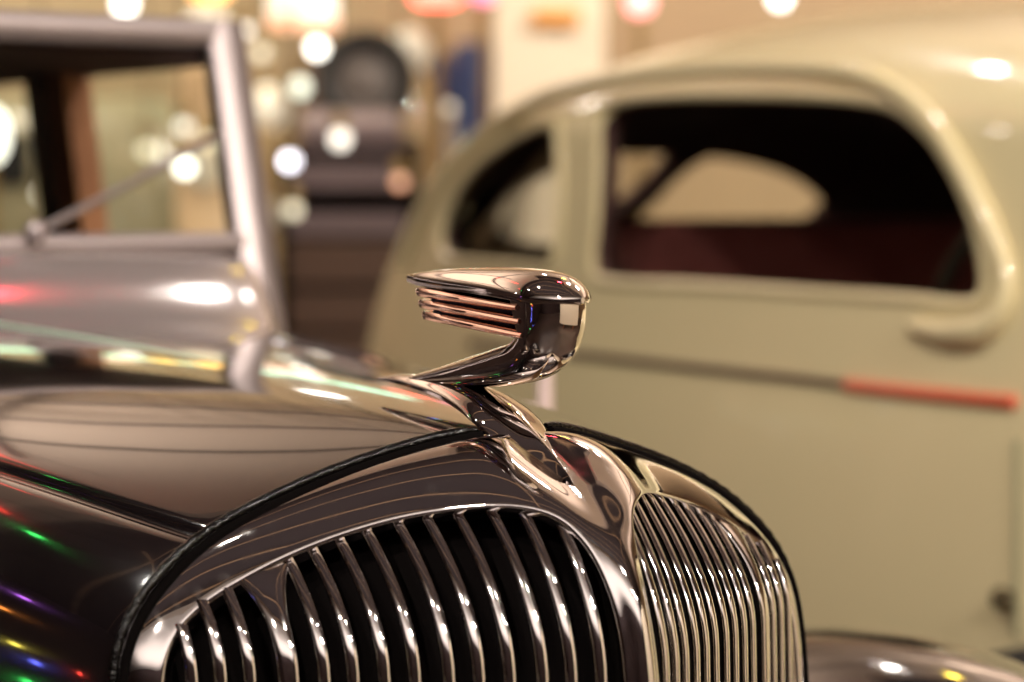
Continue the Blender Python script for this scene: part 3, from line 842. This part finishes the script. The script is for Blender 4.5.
# spare wheel on a rack
c = at(366, 80, 8.3); t = thing('spare_wheel', c - Vector((0, 0, .17)), 'dark spare wheel mounted on the back rack left of the yellow pump', 'wheel')
m = MB(); m.lathe(c, [(.10, -.05), (.14, -.07), (.17, -.04), (.175, 0), (.17, .04), (.14, .07), (.10, .05), (.10, -.05)], 36, Vector((0, 1, 0))); m.build('tire', TIRE, t)
m = MB(); m.lathe(c, [(0, -.05), (.04, -.05), (.05, -.03), (.09, -.02), (.105, -.04), (.105, .04), (0, .04)], 32, Vector((0, 1, 0))); m.build('wheel_rim', mat('painted_steel', (.16, .14, .13), .4), t)
m = MB(); m.tube([c, c + Vector((0, .295, 0))], .03, 12); m.build('mounting_bracket', BLK, t)
t, a, b = cabinet('storage_rack', 300, 370, 55, 8.6, .3, mat('dusty_brown', (.16, .11, .085), .7), 'brown storage rack carrying the spare wheel', 'rack')
# dark shelf cabinet with pale shelf boards
c0 = at(283, 140, 7.8); c1 = at(412, 140, 7.8)
t = thing('shelf_cabinet', Vector(((c0.x + c1.x) / 2, 7.95, 0)), 'black open shelf cabinet with grey boards between the windscreen and the coupe', 'cabinet')
m = MB(); m.box(((c0.x + c1.x) / 2, 8.2, c0.z / 2), (c1.x - c0.x, .04, c0.z)); m.build('back_panel', BLK, t, smooth=False)
for xx_ in (c0.x, c1.x):
    m = MB(); m.box((xx_, 8.0, c0.z / 2), (.03, .42, c0.z)); m.build('side_panel', BLK, t, smooth=False)
GB = mat('mauve_grey_board', (.13, .095, .10), .5)
BR = mat('dark_brown_board', (.075, .04, .025), .5)
for (ya, yb, mt) in [(140, 150, GB), (163, 190, GB), (213, 236, GB), (242, 285, BR), (292, 330, BR), (336, 372, BR)]:
    za = at(300, ya, 7.8).z; zb = at(300, yb, 7.8).z
    m = MB(); m.box(((c0.x + c1.x) / 2, 7.98, (za + zb) / 2), (c1.x - c0.x - .03, .36, za - zb)); m.build('shelf', mt, t, smooth=False, bevel=.004)
# silver drum / drum on top of the cabinet
c = at(352, 129, 7.98); t = tag(thing('metal_drum', c - Vector((0, 0, .04)), 'silver metal drum lying on top of the black shelf cabinet', 'drum'), 'silver metal drum lying on top of the black shelf cabinet', 'drum')
m = MB(); m.lathe(c + Vector((-.16, 0, .01)), [(0, 0), (.05, 0), (.052, .01), (.05, .02), (.05, .30), (.052, .31), (.05, .32), (0, .32)], 28, Vector((1, 0, 0))); m.build('drum_body', SIL, t)
# beige shapes left, seen through the windscreen: an old cream van
def old_van(x0, x1, ytop, ybelt, D, mt, label, red=False):
    a = at(x0, ytop, D); b = at(x1, ytop, D); zb = at(x0, ybelt, D).z; w = b.x - a.x
    t = thing('vintage_van', Vector(((a.x + b.x) / 2, D + .5, 0)), label, 'van')
    m = MB(); rows = []
    for z, s in [(.25, 1.02), (.5, 1.06), (zb, 1.02), (zb + (a.z - zb) * .7, .94), (a.z - .02, .82), (a.z, .6)]:
        rows.append([Vector(((a.x + b.x) / 2 + s * w / 2 * math.copysign(abs(math.cos(q)) ** .45, math.cos(q)), D + .5 + s * .5 * math.copysign(abs(math.sin(q)) ** .45, math.sin(q)), z)) for q in [2 * PI * k / 32 for k in range(32)]])
    m.grid(rows, closeV=True); m.add(rows[-1], [tuple(range(32))]); m.build('van_body', mt, t, angle=50)
    m = MB(); m.box(((a.x + b.x) / 2 - w * .27, D + .0, zb + (a.z - zb) * .42), (w * .28, .03, (a.z - zb) * .5)); m.build('van_window', mat('smoked_window', (.03, .03, .03), .1), t, bevel=.02)
    for sx in (-1, 1):
        m = MB(); m.lathe(Vector(((a.x + b.x) / 2 + sx * w * .33, D + .05, .3)), [(0, -.06), (.2, -.06), (.28, -.08), (.3, 0), (.28, .1), (0, .1)], 28, Vector((0, 1, 0))); m.build('tire', TIRE, t)
    return t
pump(207, 28, 7.95, .23, mat('peach_enamel', (.80, .58, .36), .4, 0, .5), 'peach coloured fuel pump seen through the right of the windscreen')
OLV = mat('olive_cream_lacquer', (.33, .30, .19), .3, 0, .8)
old_van(-70, 196, 95, 205, 8.38, OLV, 'olive cream van seen through the windscreen of the black car')
pump(270, 95, 8.6, .16, mat('ochre_enamel', (.52, .38, .19), .4, 0, .5), 'ochre fuel pump just right of the windscreen')
t, a, b = cabinet('red_banner', 188, 214, 42, 9.44, .06, mat('red_cloth', (.45, .06, .05), .8), 'small red banner behind the peach fuel pump', 'banner')
t['label'] = 'tall red banner standing against the wall behind the peach fuel pump'
# stanchion post behind the ornament
d = ray(545, 390); tt = 3.05; c = CAM + d * tt
t = thing('stanchion_post', Vector((c.x, c.y, 0)), 'slim pale pink barrier post between the two cars behind the ornament', 'post')
ztop_p = at(545, 350, tt).z
m = MB(); m.tube([Vector((c.x, c.y, .02)), Vector((c.x, c.y, ztop_p))], .0098, 14); m.build('post', mat('pale_pink_paint', (.85, .66, .64), .4), t)
m = MB(); m.lathe(Vector((c.x, c.y, 0)), [(0, .035), (.05, .03), (.13, .012), (.14, 0), (0, 0)], 28); m.build('base', SIL, t)

def neon(p0, p1, colr, strength, label):
    p0 = Vector(p0); p1 = Vector(p1); mid = (p0 + p1) / 2
    t = thing('neon_tube', mid, label, 'lamp')
    m = MB(); m.tube([p0, p0.lerp(p1, .5), p1], .018, 10); m.build('glass_tube', emis('neon_' + label.split()[0], colr, strength), t)
    for q in (p0.lerp(p1, .08), p0.lerp(p1, .92)):
        m = MB(); m.tube([q, Vector((q.x, q.y, ZC - .02))], .003, 6); m.build('hanger', BLK, t)
neon((-1.95, 3.5, 3.2), (-1.85, 4.6, 3.2), (1, .03, .02), 5, 'scarlet neon tube hanging high left of the black car, the farther one')
neon((-2.62, 3.05, 3.12), (-2.60, 3.3, 3.15), (1, .03, .02), 5, 'crimson neon tube hanging high left of the black car, the nearer short one')
# round downlights set in the ceiling, mirrored as small bright spots on the cream coupe
for (x, y, z, lb, cn) in [(.80, 3.84, ZC - .3, 'white downlight in the tan ceiling straight above the cream coupe front, nearer of two', 'white'), (1.27, 4.28, ZC - .3, 'white downlight in the tan ceiling above the cream coupe, farther of two', 'white'), (.33, 3.55, ZC, 'red downlight in the dark ceiling bay above the coupe', 'red'), (.70, 5.17, ZC - .3, 'yellow downlight in the tan ceiling behind the coupe roof', 'yellow'), (-.10, 5.36, ZC - .3, 'bright round downlight in the tan ceiling just left of the coupe roof line', 'white'), (-2.86, 2.17, ZC, 'bright round downlight in the dark ceiling bay left of the black car', 'white'), (-6.2, 4.62, ZC - .3, 'bright round downlight in the tan ceiling nearest the left wall', 'white')]:
    t = thing('ceiling_downlight', Vector((x, y, z - .05)), lb, 'ceiling light')
    m = MB(); m.lathe(Vector((x, y, z - .05)), [(.11, .048), (.11, 0), (.09, 0), (.085, .03)], 28); m.build('trim_ring', SIL, t)
    m = MB(); m.lathe(Vector((x, y, z - .022)), [(0, 0), (.085, 0), (.085, .02), (0, .02)], 28); m.build('diffuser', emis('downlight_' + cn, {'white': (1, .96, .88), 'red': (1, .05, .08), 'yellow': (1, .7, .05)}[cn], {'white': 110, 'red': 32, 'yellow': 40}[cn]), t)
# reflector board added out of view, lit, mirrored in the ornament and the right side of the grille
t = thing('reflector_board', Vector((2.9, .35, 0)), 'tall cream reflector board added out of frame to the right, mirrored in the chrome', 'board')
ba = math.radians(66); bd = Vector((math.cos(ba), math.sin(ba), 0))
m = MB(); m.box((2.9, .35, 1.35), (3.4, .05, 2.1), rz=ba); m.build('board_face', mat('bright_cream_paint'), t, smooth=False, bevel=.008)
for dx in (-.75, .75):
    m = MB(); m.box((2.9 + dx * bd.x, .35 + dx * bd.y, .155), (.05, .5, .31), rz=ba); m.build('board_foot', WOOD, t, smooth=False)
# coloured bulb string at the left, mirrored in the hood flank
COLS = {'red': (1, .05, .03), 'green': (.05, 1, .15), 'blue': (.12, .15, 1), 'yellow': (1, .8, .1), 'orange': (1, .3, .04), 'violet': (.6, .15, 1)}
seq = [('green', -2.56, 2.77, 2.99), ('violet', -3.46, 2.28, 2.13), ('orange', -3.60, 2.28, 1.68), ('yellow', -3.66, 2.19, 1.12), ('blue', -3.68, 2.10, .96), ('green', -3.95, 2.20, .70), ('red', -3.67, 1.80, 1.04), ('red', -3.9, 2.9, .55), ('blue', -3.7, 1.2, .7)]
for k, (cn, x, y, z) in enumerate(seq):
    c = Vector((x, y, z)); t = thing('colored_bulb', c, '%s fairground bulb hanging left of the black car, %d' % (cn, k), 'light bulb', 'coloured bulbs hanging left of the black car')
    t['label'] = '%s coloured bulb hanging out of frame left of the black car, %s' % (cn, 'low' if z < .8 else 'high' if z > 1.2 else 'mid height')
    m = MB(); m.sphere(c, .026, 14, (1, 1, 1.3)); m.build('glass_bulb', emis('bulb_' + cn, COLS[cn], 9), t)
    m = MB(); m.lathe(c + Vector((0, 0, .04)), [(0, .03), (.016, .03), (.016, 0), (0, 0)], 12); m.build('lamp_socket', BRASS, t)
    m = MB(); m.tube([c + Vector((0, 0, .07)), Vector((x, y, ZC))], .002, 5); m.build('cord', BLK, t)

# ==================================================================== LIGHT
def area(name, loc, tgt, size, power, col, sy=None):
    l = bpy.data.lights.new(name, 'AREA'); l.energy = power; l.color = col; l.size = size
    if sy: l.shape = 'RECTANGLE'; l.size_y = sy
    o = bpy.data.objects.new(name, l); COL.objects.link(o); o.location = loc
    o.rotation_euler = (Vector(tgt) - Vector(loc)).to_track_quat('-Z', 'Y').to_euler(); return o
def spot(name, loc, tgt, power, col, r=.05, ang=60):
    l = bpy.data.lights.new(name, 'SPOT'); l.energy = power; l.color = col; l.shadow_soft_size = r; l.spot_size = math.radians(ang); l.spot_blend = .5
    o = bpy.data.objects.new(name, l); COL.objects.link(o); o.location = loc
    o.rotation_euler = (Vector(tgt) - Vector(loc)).to_track_quat('-Z', 'Y').to_euler(); return o
WARM = (1, .89, .77)
area('added_uplight', (-3.5, 6.2, 3.0), (-3.5, 6.2, 9), 4, 85, WARM, 2.5)  # uplights without fixtures, added to brighten the ceiling soffits
area('added_uplight', (3.0, 6.0, 3.0), (3.0, 6.0, 9), 4.5, 80, WARM, 2.5)
area('added_uplight', (0, 1, 3.2), (0, 1, 9), 6, 40, WARM, 4)
area('added_uplight', (0, -4, 3.0), (0, -4, 9), 8, 190, (1, .93, .86), 3)
spot('track_spot', (2.9, -1.2, 3.7), (1.3, 3.6, .9), 260, WARM)
spot('track_spot', (1.6, -1.6, 3.7), (1.0, 3.6, .9), 160, WARM)
area('hall_panel', (-2.5, 7.6, 3.6), (-1.5, 9.5, 1), 1.6, 60, WARM, .4)
area('hall_panel', (2.0, 6.5, 3.7), (1.0, 9.3, 1.2), 2.0, 120, WARM, .5)
spot('track_spot', (-1.3, -1.0, 3.4), (-.1, 1.6, 1.1), 120, WARM)
spot('track_spot', (.9, -.4, 3.5), (.2, 1.7, 1.1), 90, (1, .9, .8))
spot('track_spot', (3.6, -.6, 3.6), (1.8, 3.4, 1.1), 260, WARM)
spot('track_spot', (-1.2, 1.6, 3.8), (1.0, 3.6, .9), 170, (1, .93, .8), ang=70)
spot('track_spot', (.6, .9, 3.8), (2.9, .35, 1.2), 420, WARM, ang=62)  # added to light the unseen reflector board
spot('track_spot', (.4, 1.2, 3.7), (1.4, 3.8, 1.3), 60, (1, .9, .75))
w = bpy.data.worlds.new('hall_ambient'); SC.world = w; w.use_nodes = True
w.node_tree.nodes['Background'].inputs['Color'].default_value = (.10, .08, .06, 1)

# ==================================================================== CAMERA
cd = bpy.data.cameras.new('camera'); cam = bpy.data.objects.new('camera', cd); COL.objects.link(cam)
cam.location = CAM; cam.rotation_euler = (PI / 2 - PITCH, 0, 0)
cd.sensor_width = 36; cd.lens = FPX * 36 / 1024; cd.clip_start = .05; cd.clip_end = 60
cd.dof.use_dof = True; cd.dof.focus_distance = 1.64; cd.dof.aperture_fstop = 3.6
SC.camera = cam
SC.view_settings.view_transform = 'Standard'; SC.view_settings.look = 'None'; SC.view_settings.gamma = 1
SC.view_settings.use_curve_mapping = False; SC.view_settings.exposure = 0.15
SC.cycles.use_denoising = True
SC.cycles.sample_clamp_indirect = 12
SC.cycles.max_bounces = 8; SC.cycles.caustics_reflective = False
